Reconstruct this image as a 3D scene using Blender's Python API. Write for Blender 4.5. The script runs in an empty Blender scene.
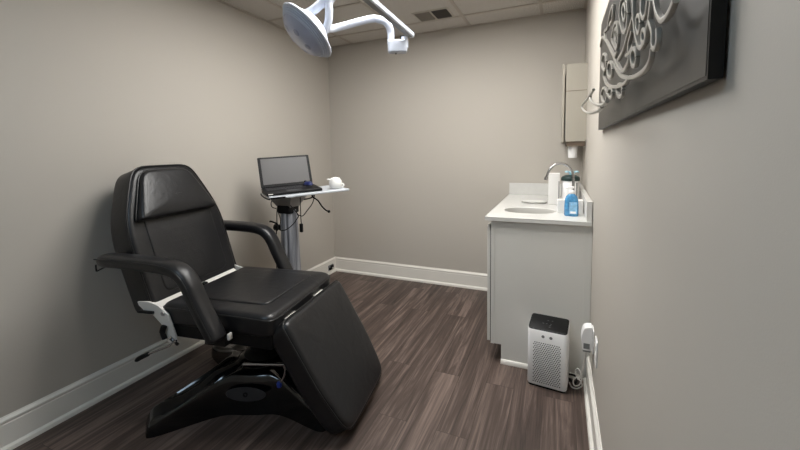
import bpy, math, random
from mathutils import Vector, Matrix
random.seed(4)
PI = math.pi
SC = bpy.context.scene
COL = SC.collection
V = Vector

# ------------------------------------------------------------------ materials
def lin(c):
    return tuple(((v / 255) / 12.92 if v / 255 <= 0.04045 else ((v / 255 + 0.055) / 1.055) ** 2.4) for v in c)

def mat(name, rgb, rough=0.5, metal=0.0, bump=0.0, bscale=200.0, mottle=0.0, mscale=6.0, spec=0.5, coat=0.0, trans=0.0, emit=None, estr=0.0):
    m = bpy.data.materials.new(name); m.use_nodes = True
    nt = m.node_tree; b = nt.nodes['Principled BSDF']
    c = lin(rgb)
    b.inputs['Base Color'].default_value = (*c, 1)
    b.inputs['Roughness'].default_value = rough
    b.inputs['Metallic'].default_value = metal
    b.inputs['Specular IOR Level'].default_value = spec
    b.inputs['Coat Weight'].default_value = coat
    b.inputs['Coat Roughness'].default_value = 0.08
    b.inputs['Transmission Weight'].default_value = trans
    tc = nt.nodes.new('ShaderNodeTexCoord')
    if mottle:
        n = nt.nodes.new('ShaderNodeTexNoise'); n.inputs['Scale'].default_value = mscale; n.inputs['Detail'].default_value = 4
        nt.links.new(tc.outputs['Object'], n.inputs['Vector'])
        r = nt.nodes.new('ShaderNodeValToRGB')
        r.color_ramp.elements[0].position = 0.3; r.color_ramp.elements[1].position = 0.7
        r.color_ramp.elements[0].color = (*[v * (1 - mottle) for v in c], 1)
        r.color_ramp.elements[1].color = (*[min(1, v * (1 + mottle)) for v in c], 1)
        nt.links.new(n.outputs['Fac'], r.inputs['Fac']); nt.links.new(r.outputs['Color'], b.inputs['Base Color'])
    if bump:
        n = nt.nodes.new('ShaderNodeTexNoise'); n.inputs['Scale'].default_value = bscale; n.inputs['Detail'].default_value = 3
        nt.links.new(tc.outputs['Object'], n.inputs['Vector'])
        bp = nt.nodes.new('ShaderNodeBump'); bp.inputs['Strength'].default_value = bump; bp.inputs['Distance'].default_value = 0.002
        nt.links.new(n.outputs['Fac'], bp.inputs['Height']); nt.links.new(bp.outputs['Normal'], b.inputs['Normal'])
    if emit:
        b.inputs['Emission Color'].default_value = (*emit, 1); b.inputs['Emission Strength'].default_value = estr
    return m

def floor_mat():
    m = bpy.data.materials.new('wood_plank_floor'); m.use_nodes = True
    nt = m.node_tree; N = nt.nodes; Lk = nt.links; b = N['Principled BSDF']
    tc = N.new('ShaderNodeTexCoord')
    mp = N.new('ShaderNodeMapping'); mp.inputs['Rotation'].default_value = (0, 0, PI / 2); mp.inputs['Location'].default_value = (0.35, 0.06, 0)
    Lk.new(tc.outputs['Object'], mp.inputs['Vector'])
    br = N.new('ShaderNodeTexBrick'); br.offset = 0.37; br.offset_frequency = 2
    br.inputs['Scale'].default_value = 1.0; br.inputs['Mortar Size'].default_value = 0.0012; br.inputs['Mortar Smooth'].default_value = 0.3
    br.inputs['Brick Width'].default_value = 1.22; br.inputs['Row Height'].default_value = 0.152
    br.inputs['Color1'].default_value = (0, 0, 0, 1); br.inputs['Color2'].default_value = (1, 1, 1, 1); br.inputs['Mortar'].default_value = (0.5, 0.5, 0.5, 1)
    Lk.new(mp.outputs['Vector'], br.inputs['Vector'])
    def noise(scale, sx, sy, det, dist):
        mm = N.new('ShaderNodeMapping'); mm.inputs['Scale'].default_value = (sx, sy, 1)
        Lk.new(tc.outputs['Object'], mm.inputs['Vector'])
        # shift the grain per plank
        ad = N.new('ShaderNodeVectorMath'); ad.operation = 'MULTIPLY_ADD'
        ad.inputs[1].default_value = (7, 3, 5)
        Lk.new(br.outputs['Color'], ad.inputs[0]); Lk.new(mm.outputs['Vector'], ad.inputs[2])
        n = N.new('ShaderNodeTexNoise'); n.inputs['Scale'].default_value = scale; n.inputs['Detail'].default_value = det; n.inputs['Distortion'].default_value = dist
        n.inputs['Roughness'].default_value = 0.65
        Lk.new(ad.outputs['Vector'], n.inputs['Vector']); return n
    g1 = noise(4.0, 5.5, 0.30, 8, 0.9); g2 = noise(11.0, 8.0, 0.16, 5, 0.3)
    mx = N.new('ShaderNodeMath'); mx.operation = 'MULTIPLY_ADD'; mx.inputs[1].default_value = 0.4
    Lk.new(g2.outputs['Fac'], mx.inputs[0]); Lk.new(g1.outputs['Fac'], mx.inputs[2])
    mx2 = N.new('ShaderNodeMath'); mx2.operation = 'MULTIPLY_ADD'; mx2.inputs[1].default_value = 0.11
    Lk.new(br.outputs['Color'], mx2.inputs[0]); Lk.new(mx.outputs[0], mx2.inputs[2])
    r = N.new('ShaderNodeValToRGB'); e = r.color_ramp.elements
    e[0].position = 0.50; e[0].color = (*lin((47, 39, 36)), 1)
    e[1].position = 1.02; e[1].color = (*lin((128, 111, 103)), 1)
    k = r.color_ramp.elements.new(0.75); k.color = (*lin((80, 67, 61)), 1)
    Lk.new(mx2.outputs[0], r.inputs['Fac'])
    mm = N.new('ShaderNodeMix'); mm.data_type = 'RGBA'
    Lk.new(br.outputs['Fac'], mm.inputs['Factor']); Lk.new(r.outputs['Color'], mm.inputs['A'])
    mm.inputs['B'].default_value = (*lin((52, 43, 39)), 1)
    Lk.new(mm.outputs['Result'], b.inputs['Base Color'])
    b.inputs['Roughness'].default_value = 0.46; b.inputs['Specular IOR Level'].default_value = 0.35
    bp = N.new('ShaderNodeBump'); bp.inputs['Strength'].default_value = 0.12; bp.inputs['Distance'].default_value = 0.002
    Lk.new(g2.outputs['Fac'], bp.inputs['Height']); Lk.new(bp.outputs['Normal'], b.inputs['Normal'])
    return m

def tile_mat():
    m = mat('acoustic_tile', (205, 200, 193), 0.9)
    nt = m.node_tree; b = nt.nodes['Principled BSDF']; tc = nt.nodes['Texture Coordinate']
    n = nt.nodes.new('ShaderNodeTexNoise'); n.inputs['Scale'].default_value = 150; n.inputs['Detail'].default_value = 3
    nt.links.new(tc.outputs['Object'], n.inputs['Vector'])
    r = nt.nodes.new('ShaderNodeValToRGB')
    r.color_ramp.elements[0].position = 0.38; r.color_ramp.elements[0].color = (*lin((150, 145, 138)), 1)
    r.color_ramp.elements[1].position = 0.52; r.color_ramp.elements[1].color = (*lin((207, 202, 196)), 1)
    nt.links.new(n.outputs['Fac'], r.inputs['Fac']); nt.links.new(r.outputs['Color'], b.inputs['Base Color'])
    bp = nt.nodes.new('ShaderNodeBump'); bp.inputs['Strength'].default_value = 0.3; bp.inputs['Distance'].default_value = 0.002
    nt.links.new(n.outputs['Fac'], bp.inputs['Height']); nt.links.new(bp.outputs['Normal'], b.inputs['Normal'])
    return m

def wrinkle(m):
    nt = m.node_tree; b = nt.nodes['Principled BSDF']; tc = nt.nodes['Texture Coordinate']
    old = b.inputs['Normal'].links[0].from_socket
    n = nt.nodes.new('ShaderNodeTexNoise'); n.inputs['Scale'].default_value = 11; n.inputs['Detail'].default_value = 2; n.inputs['Distortion'].default_value = 1.2
    nt.links.new(tc.outputs['Object'], n.inputs['Vector'])
    bp = nt.nodes.new('ShaderNodeBump'); bp.inputs['Strength'].default_value = 0.35; bp.inputs['Distance'].default_value = 0.006
    nt.links.new(n.outputs['Fac'], bp.inputs['Height']); nt.links.new(old, bp.inputs['Normal']); nt.links.new(bp.outputs['Normal'], b.inputs['Normal'])

def vinyl_mat(name, texture=0.0):
    m = mat(name, (23, 23, 25), 0.36, bump=0.10, bscale=260, spec=0.5)
    wrinkle(m)
    if texture:
        nt = m.node_tree; b = nt.nodes['Principled BSDF']; tc = nt.nodes['Texture Coordinate']
        mp = nt.nodes.new('ShaderNodeMapping'); mp.inputs['Rotation'].default_value = (0, 0.0, PI / 4)
        nt.links.new(tc.outputs['Object'], mp.inputs['Vector'])
        br = nt.nodes.new('ShaderNodeTexChecker'); br.inputs['Scale'].default_value = 95
        nt.links.new(mp.outputs['Vector'], br.inputs['Vector'])
        bp = nt.nodes.new('ShaderNodeBump'); bp.inputs['Strength'].default_value = texture; bp.inputs['Distance'].default_value = 0.001
        nt.links.new(b.inputs['Normal'].links[0].from_socket, bp.inputs['Normal'])
        nt.links.new(br.outputs['Fac'], bp.inputs['Height']); nt.links.new(bp.outputs['Normal'], b.inputs['Normal'])
    return m

def streak_mat(name, rgb, rgb2, rough, scale, stretch, metal=0.0):
    m = mat(name, rgb, rough, metal)
    nt = m.node_tree; b = nt.nodes['Principled BSDF']; tc = nt.nodes['Texture Coordinate']
    mp = nt.nodes.new('ShaderNodeMapping'); mp.inputs['Scale'].default_value = stretch
    nt.links.new(tc.outputs['Object'], mp.inputs['Vector'])
    n = nt.nodes.new('ShaderNodeTexNoise'); n.inputs['Scale'].default_value = scale; n.inputs['Detail'].default_value = 5
    nt.links.new(mp.outputs['Vector'], n.inputs['Vector'])
    r = nt.nodes.new('ShaderNodeValToRGB')
    r.color_ramp.elements[0].position = 0.35; r.color_ramp.elements[0].color = (*lin(rgb), 1)
    r.color_ramp.elements[1].position = 0.68; r.color_ramp.elements[1].color = (*lin(rgb2), 1)
    nt.links.new(n.outputs['Fac'], r.inputs['Fac']); nt.links.new(r.outputs['Color'], b.inputs['Base Color'])
    return m

M = dict(
    wall=mat('greige_wall_paint', (183, 177, 168), 0.75, bump=0.06, bscale=350, spec=0.3),
    trim=mat('white_trim_paint', (226, 222, 214), 0.4, spec=0.4),
    floor=floor_mat(), tile=tile_mat(),
    grid=mat('ceiling_grid_enamel', (176, 168, 158), 0.6),
    vinyl=vinyl_mat('black_vinyl'), vinyl_tex=vinyl_mat('black_textured_vinyl', 0.35),
    pipe=mat('black_piping', (16, 16, 17), 0.35),
    gloss=mat('gloss_black_shell', (9, 9, 10), 0.16, spec=0.55, coat=0.3),
    plate=mat('charcoal_plate', (44, 44, 47), 0.4),
    black=mat('black_plastic', (9, 9, 10), 0.5, spec=0.25),
    rubber=mat('black_rubber', (14, 14, 14), 0.65),
    wmetal=mat('white_enamel_steel', (218, 214, 208), 0.35),
    chrome=mat('chrome', (178, 178, 180), 0.14, 1.0),
    steel=mat('brushed_steel', (165, 165, 165), 0.35, 1.0),
    mouseblue=mat('dark_blue_plastic', (26, 36, 84), 0.3),
    blue=mat('blue_plastic', (40, 60, 150), 0.35),
    lamp=mat('cool_white_enamel', (196, 202, 214), 0.32, spec=0.5),
    skirt=mat('frosted_skirt', (186, 194, 212), 0.3),
    lens=mat('frosted_lens', (176, 180, 200), 0.2, mottle=0.10, mscale=14, spec=0.5),
    led=mat('clear_reflector', (160, 164, 188), 0.15, 0.3),
    cab=mat('light_grey_laminate', (218, 216, 210), 0.45),
    cabbeige=mat('beige_laminate', (160, 154, 142), 0.5),
    dark=mat('dark_gap_shade', (25, 22, 20), 0.8),
    stone=mat('white_quartz', (206, 205, 201), 0.25, mottle=0.025, mscale=25),
    sinkgrey=mat('grey_sink_bowl', (182, 180, 175), 0.35),
    porcelain=mat('white_porcelain', (200, 199, 195), 0.2),
    white=mat('white_plastic', (240, 239, 238), 0.38),
    card=mat('white_cardboard', (218, 217, 214), 0.7),
    bluegel=mat('blue_liquid_soap', (86, 158, 208), 0.12, trans=0.35, spec=0.6, mottle=0.3, mscale=55),
    label=mat('pale_blue_label', (138, 186, 220), 0.4, mottle=0.25, mscale=60),
    green=mat('dark_green_lid', (28, 50, 48), 0.4),
    paleblue=mat('pale_blue_wipe', (170, 208, 222), 0.7),
    brown=mat('amber_bottle', (96, 66, 44), 0.25),
    tan=mat('brown_valance', (92, 78, 64), 0.6),
    greypl=mat('grey_plastic', (120, 122, 122), 0.5),
    screen=mat('laptop_screen', (86, 84, 84), 0.5),
    tray=mat('grey_white_tray', (186, 190, 196), 0.35),
    column=streak_mat('grey_extruded_column', (104, 106, 112), (200, 202, 210), 0.3, 3.0, (14, 14, 0.5), 0.5),
    board=streak_mat('slate_board', (38, 37, 34), (60, 57, 52), 0.42, 3.0, (1, 1, 5)),
    boardedge=mat('black_board_edge', (6, 7, 8), 0.35, spec=0.3, mottle=0.5, mscale=60),
    silver=mat('satin_silver_lettering', (172, 168, 160), 0.38, 0.35),
    cordw=mat('white_cord', (214, 210, 204), 0.5),
    diffuser=mat('lit_diffuser', (240, 240, 240), 0.6, emit=(1.0, 0.985, 0.955), estr=16.0),
    diffuser_cool=mat('lit_cool_diffuser', (240, 240, 240), 0.6, emit=(0.62, 0.82, 1.0), estr=9.5),
    vent=mat('vent_enamel', (186, 180, 170), 0.6),
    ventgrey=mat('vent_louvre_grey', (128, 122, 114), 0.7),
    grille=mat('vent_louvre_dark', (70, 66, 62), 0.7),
    hole=mat('grille_hole', (62, 62, 66), 0.8),
)

# ------------------------------------------------------------------ mesh builder
class MB:
    def __init__(s): s.v = []; s.f = []
    def add(s, vs, fs):
        o = len(s.v); s.v += [tuple(p) for p in vs]; s.f += [tuple(i + o for i in f) for f in fs]; return s
    def box(s, x0, x1, y0, y1, z0, z1, mx=None):
        p = [V((x, y, z)) for x in (x0, x1) for y in (y0, y1) for z in (z0, z1)]
        if mx: p = [mx @ q for q in p]
        return s.add(p, [(0, 1, 3, 2), (4, 6, 7, 5), (0, 4, 5, 1), (2, 3, 7, 6), (0, 2, 6, 4), (1, 5, 7, 3)])
    def loft(s, rings, cap0=True, cap1=True, closed=False):
        n = len(rings[0]); vs = [p for r in rings for p in r]; fs = []
        m = len(rings)
        for i in range(m if closed else m - 1):
            for j in range(n):
                a = i * n + j; b = i * n + (j + 1) % n; i2 = (i + 1) % m
                fs.append((a, b, i2 * n + (j + 1) % n, i2 * n + j))
        if not closed:
            if cap0: fs.append(tuple(range(n - 1, -1, -1)))
            if cap1: fs.append(tuple((m - 1) * n + j for j in range(n)))
        return s.add(vs, fs)
    def prism(s, pts, fn, c0, c1):
        return s.loft([[fn(a, b, c0) for a, b in pts], [fn(a, b, c1) for a, b in pts]])
    def lathe(s, prof, mx=None, n=32):
        rings = []
        for r, h in prof:
            r = max(r, 1e-4)
            rings.append([V((r * math.cos(2 * PI * k / n), r * math.sin(2 * PI * k / n), h)) for k in range(n)])
        if mx: rings = [[mx @ p for p in q] for q in rings]
        return s.loft(rings)
    def cyl(s, p, q, r, r2=None, n=20):
        p, q = V(p), V(q); d = q - p
        mx = Matrix.Translation(p) @ d.to_track_quat('Z', 'Y').to_matrix().to_4x4()
        return s.lathe([(r, 0), (r if r2 is None else r2, d.length)], mx, n)
    def sweep(s, path, w, h=None, up=(0, 0, 1), n=12, ex=2.0, smooth=6, closed=False, taper=None):
        P = catmull([V(p) for p in path], smooth, closed) if smooth else [V(p) for p in path]
        h = w if h is None else h; rings = []; m = len(P); up = V(up); side = None
        for i, p in enumerate(P):
            if closed: t = P[(i + 1) % m] - P[i - 1]
            else: t = P[min(i + 1, m - 1)] - P[max(i - 1, 0)]
            t.normalize()
            sd = t.cross(up)
            if sd.length < 0.05: sd = side if side else t.orthogonal()
            sd = sd - t * sd.dot(t); sd.normalize()
            if side and sd.dot(side) < 0: sd = -sd
            side = sd; nn = sd.cross(t)
            k = taper(i / (m - 1)) if taper else 1.0
            ring = []
            for j in range(n):
                a = 2 * PI * j / n; ca, sa = math.cos(a), math.sin(a)
                ring.append(p + sd * (w * k * math.copysign(abs(ca) ** (2 / ex), ca)) + nn * (h * k * math.copysign(abs(sa) ** (2 / ex), sa)))
            rings.append(ring)
        return s.loft(rings, closed=closed)
    def rbox(s, x0, x1, y0, y1, z0, z1, r, mx=None, seg=5):
        """box with rounded vertical edges and softened top/bottom rims"""
        pts = rrect(x0, x1, y0, y1, r, seg); e = min(r * 0.4, 0.006, (z1 - z0) * 0.2)
        q = offset(pts, -e)
        rings = [[V((a, b, z0)) for a, b in q], [V((a, b, z0 + e)) for a, b in pts], [V((a, b, z1 - e)) for a, b in pts], [V((a, b, z1)) for a, b in q]]
        if mx: rings = [[mx @ p for p in g] for g in rings]
        return s.loft(rings)
    def pad(s, pts, fn, thick, r, puff=0.0, ra=4):
        rings = []
        for k in range(ra + 1):
            a = PI / 2 * k / ra
            rings.append([fn(x, y, r * (1 - math.sin(a))) for x, y in offset(pts, -r * (1 - math.sin(a + 0)) if False else -r * (1 - math.sin(a)))])
        rings = [[fn(x, y, r * (1 - math.cos(PI / 2 * (k / ra)))) for x, y in offset(pts, -r * (1 - math.sin(PI / 2 * (k / ra))))] for k in range(ra + 1)]
        for k in range(ra + 1):
            a = PI / 2 * k / ra
            rings.append([fn(x, y, thick - r + r * math.sin(a)) for x, y in offset(pts, -r * (1 - math.cos(a)))])
        top = offset(pts, -r); cx = sum(p[0] for p in top) / len(top); cy = sum(p[1] for p in top) / len(top)
        for f in (0.93, 0.82, 0.65, 0.45, 0.25, 0.08):
            rings.append([fn(cx + (x - cx) * f, cy + (y - cy) * f, thick + puff * (1 - f ** 3)) for x, y in top])
        return s.loft(rings)
    def build(s, name, m, parent=None, mx=None, angle=35, smooth=True, bevel=0.0):
        me = bpy.data.meshes.new(name); me.from_pydata([tuple(v) for v in s.v], [], s.f); me.update()
        import bmesh
        bm = bmesh.new(); bm.from_mesh(me)
        bmesh.ops.recalc_face_normals(bm, faces=bm.faces[:]); bm.to_mesh(me); bm.free()
        me.materials.append(m)
        if smooth:
            me.polygons.foreach_set('use_smooth', [True] * len(me.polygons))
            me.set_sharp_from_angle(angle=math.radians(angle))
        o = bpy.data.objects.new(name, me); COL.objects.link(o)
        if parent: o.parent = parent
        if mx is not None: o.matrix_local = mx
        if bevel:
            bv = o.modifiers.new('bevel', 'BEVEL'); bv.width = bevel; bv.segments = 2; bv.limit_method = 'ANGLE'; bv.angle_limit = math.radians(40)
        return o

def catmull(P, k, closed=False):
    out = []; m = len(P)
    for i in range(m if closed else m - 1):
        p1, p2 = P[i], P[(i + 1) % m]
        p0 = P[i - 1] if (closed or i > 0) else p1 * 2 - p2
        p3 = P[(i + 2) % m] if (closed or i + 2 < m) else p2 * 2 - p1
        for j in range(k):
            t = j / k
            out.append(0.5 * ((2 * p1) + (p2 - p0) * t + (2 * p0 - 5 * p1 + 4 * p2 - p3) * t * t + (3 * p1 - p0 - 3 * p2 + p3) * t ** 3))
    if not closed: out.append(P[-1])
    return out

def rrect(x0, x1, y0, y1, r, seg=5):
    return rpoly([(x0, y0), (x1, y0), (x1, y1), (x0, y1)], [r] * 4, seg)

def rpoly(pts, rad, seg=6):
    """polygon with rounded corners (quadratic arcs) and subdivided edges"""
    out = []; n = len(pts)
    for i in range(n):
        p0, p1, p2 = V((*pts[i - 1], 0)), V((*pts[i], 0)), V((*pts[(i + 1) % n], 0))
        r = rad[i]; a = p1 + (p0 - p1).normalized() * min(r, (p0 - p1).length * 0.49); b = p1 + (p2 - p1).normalized() * min(r, (p2 - p1).length * 0.49)
        for k in range(seg + 1):
            t = k / seg; q = a * (1 - t) ** 2 + p1 * 2 * t * (1 - t) + b * t * t
            # pull outwards a little so that the corner is close to a circle
            q = q + (p1 - q) * 0.17 * (4 * t * (1 - t))
            out.append((q.x, q.y))
        nxt = p2 + (p1 - p2).normalized() * min(rad[(i + 1) % n], (p1 - p2).length * 0.49)
        for k in range(1, 5):
            q = b.lerp(nxt, k / 5); out.append((q.x, q.y))
    return out

def offset(pts, d):
    """move a closed outline outwards by d (inwards when negative)"""
    if abs(d) < 1e-9: return list(pts)
    n = len(pts); A = sum(pts[i - 1][0] * pts[i][1] - pts[i][0] * pts[i - 1][1] for i in range(n)); sg = 1 if A > 0 else -1
    out = []
    for i in range(n):
        ax, ay = pts[i - 1]; bx, by = pts[(i + 1) % n]; tx, ty = bx - ax, by - ay; l = math.hypot(tx, ty) or 1
        out.append((pts[i][0] + sg * ty / l * d, pts[i][1] - sg * tx / l * d))
    return out

def tag(o, label=None, cat=None, group=None, kind=None):
    if label: o['label'] = label
    if cat: o['category'] = cat
    if group: o['group'] = group
    if kind: o['kind'] = kind
    return o

def thing(name, label, cat, loc=(0, 0, 0), rz=0.0, group=None):
    o = bpy.data.objects.new(name, None); COL.objects.link(o)
    o.location = loc; o.rotation_euler = (0, 0, rz); o.empty_display_size = 0.1
    return tag(o, label, cat, group)

def struct(o): o['kind'] = 'structure'; return o

# ------------------------------------------------------------------ the room
XL, XR, YB, YF, H = -2.30, 0.172, 3.43, -1.10, 2.44
struct(MB().box(XL - .1, XR + .1, YF - .1, YB + .1, -.1, 0).build('floor', M['floor'], smooth=False))
struct(MB().box(XL - .1, XR + .1, YF - .1, YB + .1, H, H + .08).build('ceiling', M['tile'], smooth=False))
struct(MB().box(XL - .1, XL, YF - .1, YB + .1, 0, H).build('wall_left', M['wall'], smooth=False))
struct(MB().box(XR, XR + .1, YF - .1, YB + .1, 0, H).build('wall_right', M['wall'], smooth=False))
struct(MB().box(XL, XR, YB, YB + .1, 0, H).build('wall_back', M['wall'], smooth=False))
struct(MB().box(XL, XR, YF - .1, YF, 0, H).build('wall_front', M['wall'], smooth=False))

BB = [(0, 0), (.030, 0), (.030, .010), (.027, .018), (.020, .024), (.0145, .026), (.0145, .122), (.0125, .126), (.0125, .130), (.0155, .134), (.0155, .142), (.011, .148), (.006, .153), (.005, .157), (0, .157)]
def baseboard(name, fn, a, b):
    mb = MB(); mb.loft([[fn(t, d, z) for d, z in BB] for t in (a, b)])
    struct(mb.build(name, M['trim'], angle=25))
baseboard('baseboard_left', lambda t, d, z: V((XL + d, t, z)), YF, YB)
baseboard('baseboard_back', lambda t, d, z: V((t, YB - d, z)), XL + .0, -.378)
baseboard('baseboard_right', lambda t, d, z: V((XR - d, t, z)), YF, 2.238)

# suspended ceiling: T bars every 2 ft, and the wall angle
tn = 0
def tbar(x0, x1, y0, y1):
    global tn
    tn += 1
    struct(MB().box(x0, x1, y0, y1, H - .006, H).build('trim_%d' % tn, M['grid'], smooth=False))
for x in (-.158, -.768, -1.378, -1.988): tbar(x - .012, x + .012, YF, YB)
for y in (3.14, 2.53, 1.92, 1.31, .70, .09, -.52):
    xs = [XL, -1.988, -1.378, -.768, -.158, XR]
    for a, b in zip(xs, xs[1:]):
        if (-1.4 < a < -1.3 and y == -.52) or (-1.4 < a < -.7 and y == 1.92): continue
        tbar(a + (.012 if a > XL else 0), b - (.012 if b < XR else 0), y - .012, y + .012)
tbar(XL, XL + .02, YF, YB); tbar(XR - .02, XR, YF, YB); tbar(XL + .02, XR - .02, YB - .02, YB)

def troffer(label, tx, y0, y1, md='diffuser'):
    t = thing('ceiling_light', label, 'ceiling light', (tx, (y0 + y1) / 2, H - .012), group=None)
    hx, hy = .292, (y1 - y0) / 2 - .013
    f = MB()
    for a in (-1, 1):
        f.box(min(a * hx, a * (hx - .03)), max(a * hx, a * (hx - .03)), -hy, hy, 0, .011)
        f.box(-hx + .03, hx - .03, min(a * hy, a * (hy - .03)), max(a * hy, a * (hy - .03)), 0, .011)
    f.build('frame', M['wmetal'], t, smooth=False)
    MB().box(-hx + .03, hx - .03, -hy + .03, hy - .03, .004, .011).build('diffuser', M[md], t, smooth=False)
troffer('long lit white ceiling light panel to the right of the examination lamp', -.463, 1.31, 2.53)
troffer('long lit white ceiling light panel above the treatment chair and laptop cart', -1.073, 1.31, 2.53)
troffer('long lit white ceiling light panel behind the camera by the front wall', -1.073, -.90, .09, 'diffuser_cool')

# air vent in the ceiling
t = thing('ceiling_vent', 'pale ceiling air vent with two louvred halves', 'vent', (-.98, 3.01, H - .012))
f = MB()
for a, b, c, d in ((-.150, .150, -.108, -.095), (-.150, .150, .095, .108), (-.150, -.138, -.095, .095), (.138, .150, -.095, .095), (-.005, .005, -.095, .095)): f.box(a, b, c, d, .004, .011)
f.build('frame', M['vent'], t, smooth=False)
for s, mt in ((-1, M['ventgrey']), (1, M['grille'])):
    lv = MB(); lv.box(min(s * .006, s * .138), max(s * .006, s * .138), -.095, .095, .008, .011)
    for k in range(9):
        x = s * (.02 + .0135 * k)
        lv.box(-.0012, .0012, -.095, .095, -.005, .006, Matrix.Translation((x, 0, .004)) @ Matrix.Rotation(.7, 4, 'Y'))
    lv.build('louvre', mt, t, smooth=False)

# ------------------------------------------------------------------ treatment chair
CH = thing('treatment_chair', 'black vinyl reclining treatment chair with arms and glossy black pedestal base', 'chair', (-1.5, 1.5, 0), math.radians(8))
bd = V((-.29, 0, .957)); bd.normalize(); bn = V((bd.z, 0, -bd.x)); BO = V((-.40, 0, .60))
def bmap(off):  # back: a across, b up the back, c towards the sitter
    return lambda a, b, c: BO + V((0, a, 0)) + bd * b + bn * (c - off)
shell = rpoly([(-.305, -.052), (.305, -.052), (.318, .40), (.185, .70), (-.185, .70), (-.318, .40)], [.05, .05, .16, .09, .09, .16])
bk = MB().pad(shell, bmap(.145), .145, .024, .004).build('backrest', M['vinyl'], CH, angle=50)
inner = rpoly([(-.225, .015), (.225, .015), (.225, .43), (-.225, .43)], [.06, .06, .05, .05])
MB().pad(inner, bmap(.012), .020, .009, .006).build('centre_panel', M['vinyl_tex'], bk, angle=50)
pp = MB(); pp.sweep([bmap(0)(a, b, -.010) for a, b in offset(shell, .0005)], .0045, n=8, smooth=0, closed=True, up=bn); pp.build('piping', M['pipe'], bk)
hp = rpoly([(-.272, .405), (.250, .405), (.135, .672), (-.165, .672)], [.03, .03, .075, .075])
def hmap(a, b, c):
    k = 1 - .45 * max(0, min(1, (b - .405) / .26))
    return bmap(.004)(a, b, c * k)
hd = MB().pad(hp, hmap, .062, .024, .010).build('headrest_pillow', M['vinyl'], CH, angle=50)
pp = MB(); pp.sweep([hmap(a, b, .014) for a, b in offset(hp, .001)], .004, n=8, smooth=0, closed=True, up=bn); pp.build('piping', M['pipe'], hd)

seat = rpoly([(-.345, -.31), (.288, -.322), (.280, .320), (-.345, .31)], [.05, .07, .07, .05])
smap = lambda a, b, c: V((a, b, .492 + c))
def smap(a, b, c):
    # waterfall: the front of the cushion rolls down a little
    k = max(0, (a - .175) / .12)
    return V((a, b, .488 + c * (1 - .10 * k * k)))
se = MB().pad(seat, smap, .112, .028, .006).build('seat', M['vinyl'], CH, angle=50)
MB().pad(rrect(-.28, .20, -.225, .225, .05), lambda a, b, c: V((a, b, .592 + c)), .018, .008, .003).build('centre_panel', M['vinyl_tex'], se, angle=50)
pp = MB(); pp.sweep([smap(a, b, .090) for a, b in offset(seat, .001)], .0042, n=8, smooth=0, closed=True); pp.build('piping', M['pipe'], se)
MB().rbox(-.30, .275, -.305, .305, .432, .50, .02).build('seat_frame', M['black'], CH)
# leg rest
ld = V((.258, 0, -.43)); ld.normalize(); ln = V((-ld.z, 0, ld.x)); LO = V((.337, 0, .562))
lmap = lambda a, b, c: LO + V((0, a, 0)) + ld * b + ln * (c - .125)
leg = rpoly([(-.295, -.005), (.306, -.005), (.285, .36), (.240, .580), (-.258, .580), (-.295, .35)], [.05, .05, .10, .09, .09, .10])
lr = MB().pad(leg, lmap, .125, .026, .008).build('leg_rest', M['vinyl'], CH, angle=50)
pp = MB(); pp.sweep([lmap(a, b, .106) for a, b in offset(leg, .001)], .0042, n=8, smooth=0, closed=True, up=ln); pp.build('piping', M['pipe'], lr)
for y in (-.17, .12): MB().box(.28, .325, y - .045, y + .045, .535, .543).build('hinge_plate', M['wmetal'], CH)
# armrests
def armmesh(y, dx, dz):
    mb = MB()
    P = catmull([V(p) for p in [(-.635 + dx, y, .822 + dz), (-.59 + dx, y, .826 + dz), (-.45 + dx, y, .826 + dz), (-.30 + dx, y, .822 + dz), (-.19 + dx, y, .812 + dz), (-.13 + dx, y, .786 + dz), (-.09 + dx, y, .735 + dz), (-.06 + dx, y, .67 + dz), (-.012 + dx, y, .58 + dz * .5), (.022 + dx, y, .522), (.034 + dx, y, .492)]], 5)
    rings = []; m = len(P)
    for i, p in enumerate(P):
        t = (P[min(i + 1, m - 1)] - P[max(i - 1, 0)]).normalized(); nn = V((-t.z, 0, t.x)); tt = i / (m - 1)
        k = min(1, .22 + tt * 7, .50 + (1 - tt) * 12)
        w = .045 * k; h = .032 * k
        rings.append([p + V((0, 1, 0)) * (w * math.copysign(abs(math.cos(a)) ** .7, math.cos(a))) + nn * (h * math.copysign(abs(math.sin(a)) ** .7, math.sin(a))) for a in [2 * PI * j / 24 for j in range(24)]])
    mb.loft(rings)
    # seam line along the outer side
    return mb, P
for y, dx, dz in ((-.385, .018, 0), (.39, -.09, .015)):
    mb, P = armmesh(y, dx, dz)
    a = mb.build('armrest', M['vinyl'], CH, angle=60)
    s = -1 if y < 0 else 1
    sm = MB(); pts = []
    for i in range(4, len(P) - 3, 2):
        t = (P[i + 1] - P[i - 1]).normalized(); nn = V((-t.z, 0, t.x))
        pts.append(P[i] + V((0, s * .0435, 0)) + nn * .014)
    sm.sweep(pts, .003, n=6, smooth=3); sm.build('piping', M['pipe'], a)
    MB().box(-.06 + dx, .05 + dx, min(s * .30, s * .36), max(s * .30, s * .36), .452, .492).build('arm_bracket', M['black'], CH)
MB().box(.086, .098, -.365, -.342, .488, .518).build('arm_clip', M['wmetal'], CH, bevel=.003)
# thin hook under the near arm tip
MB().sweep([(-.54, -.385, .800), (-.59, -.385, .786), (-.636, -.385, .766), (-.643, -.385, .770), (-.643, -.385, .796)], .0035, n=8, smooth=4).build('wire_hook', M['black'], CH)
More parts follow.
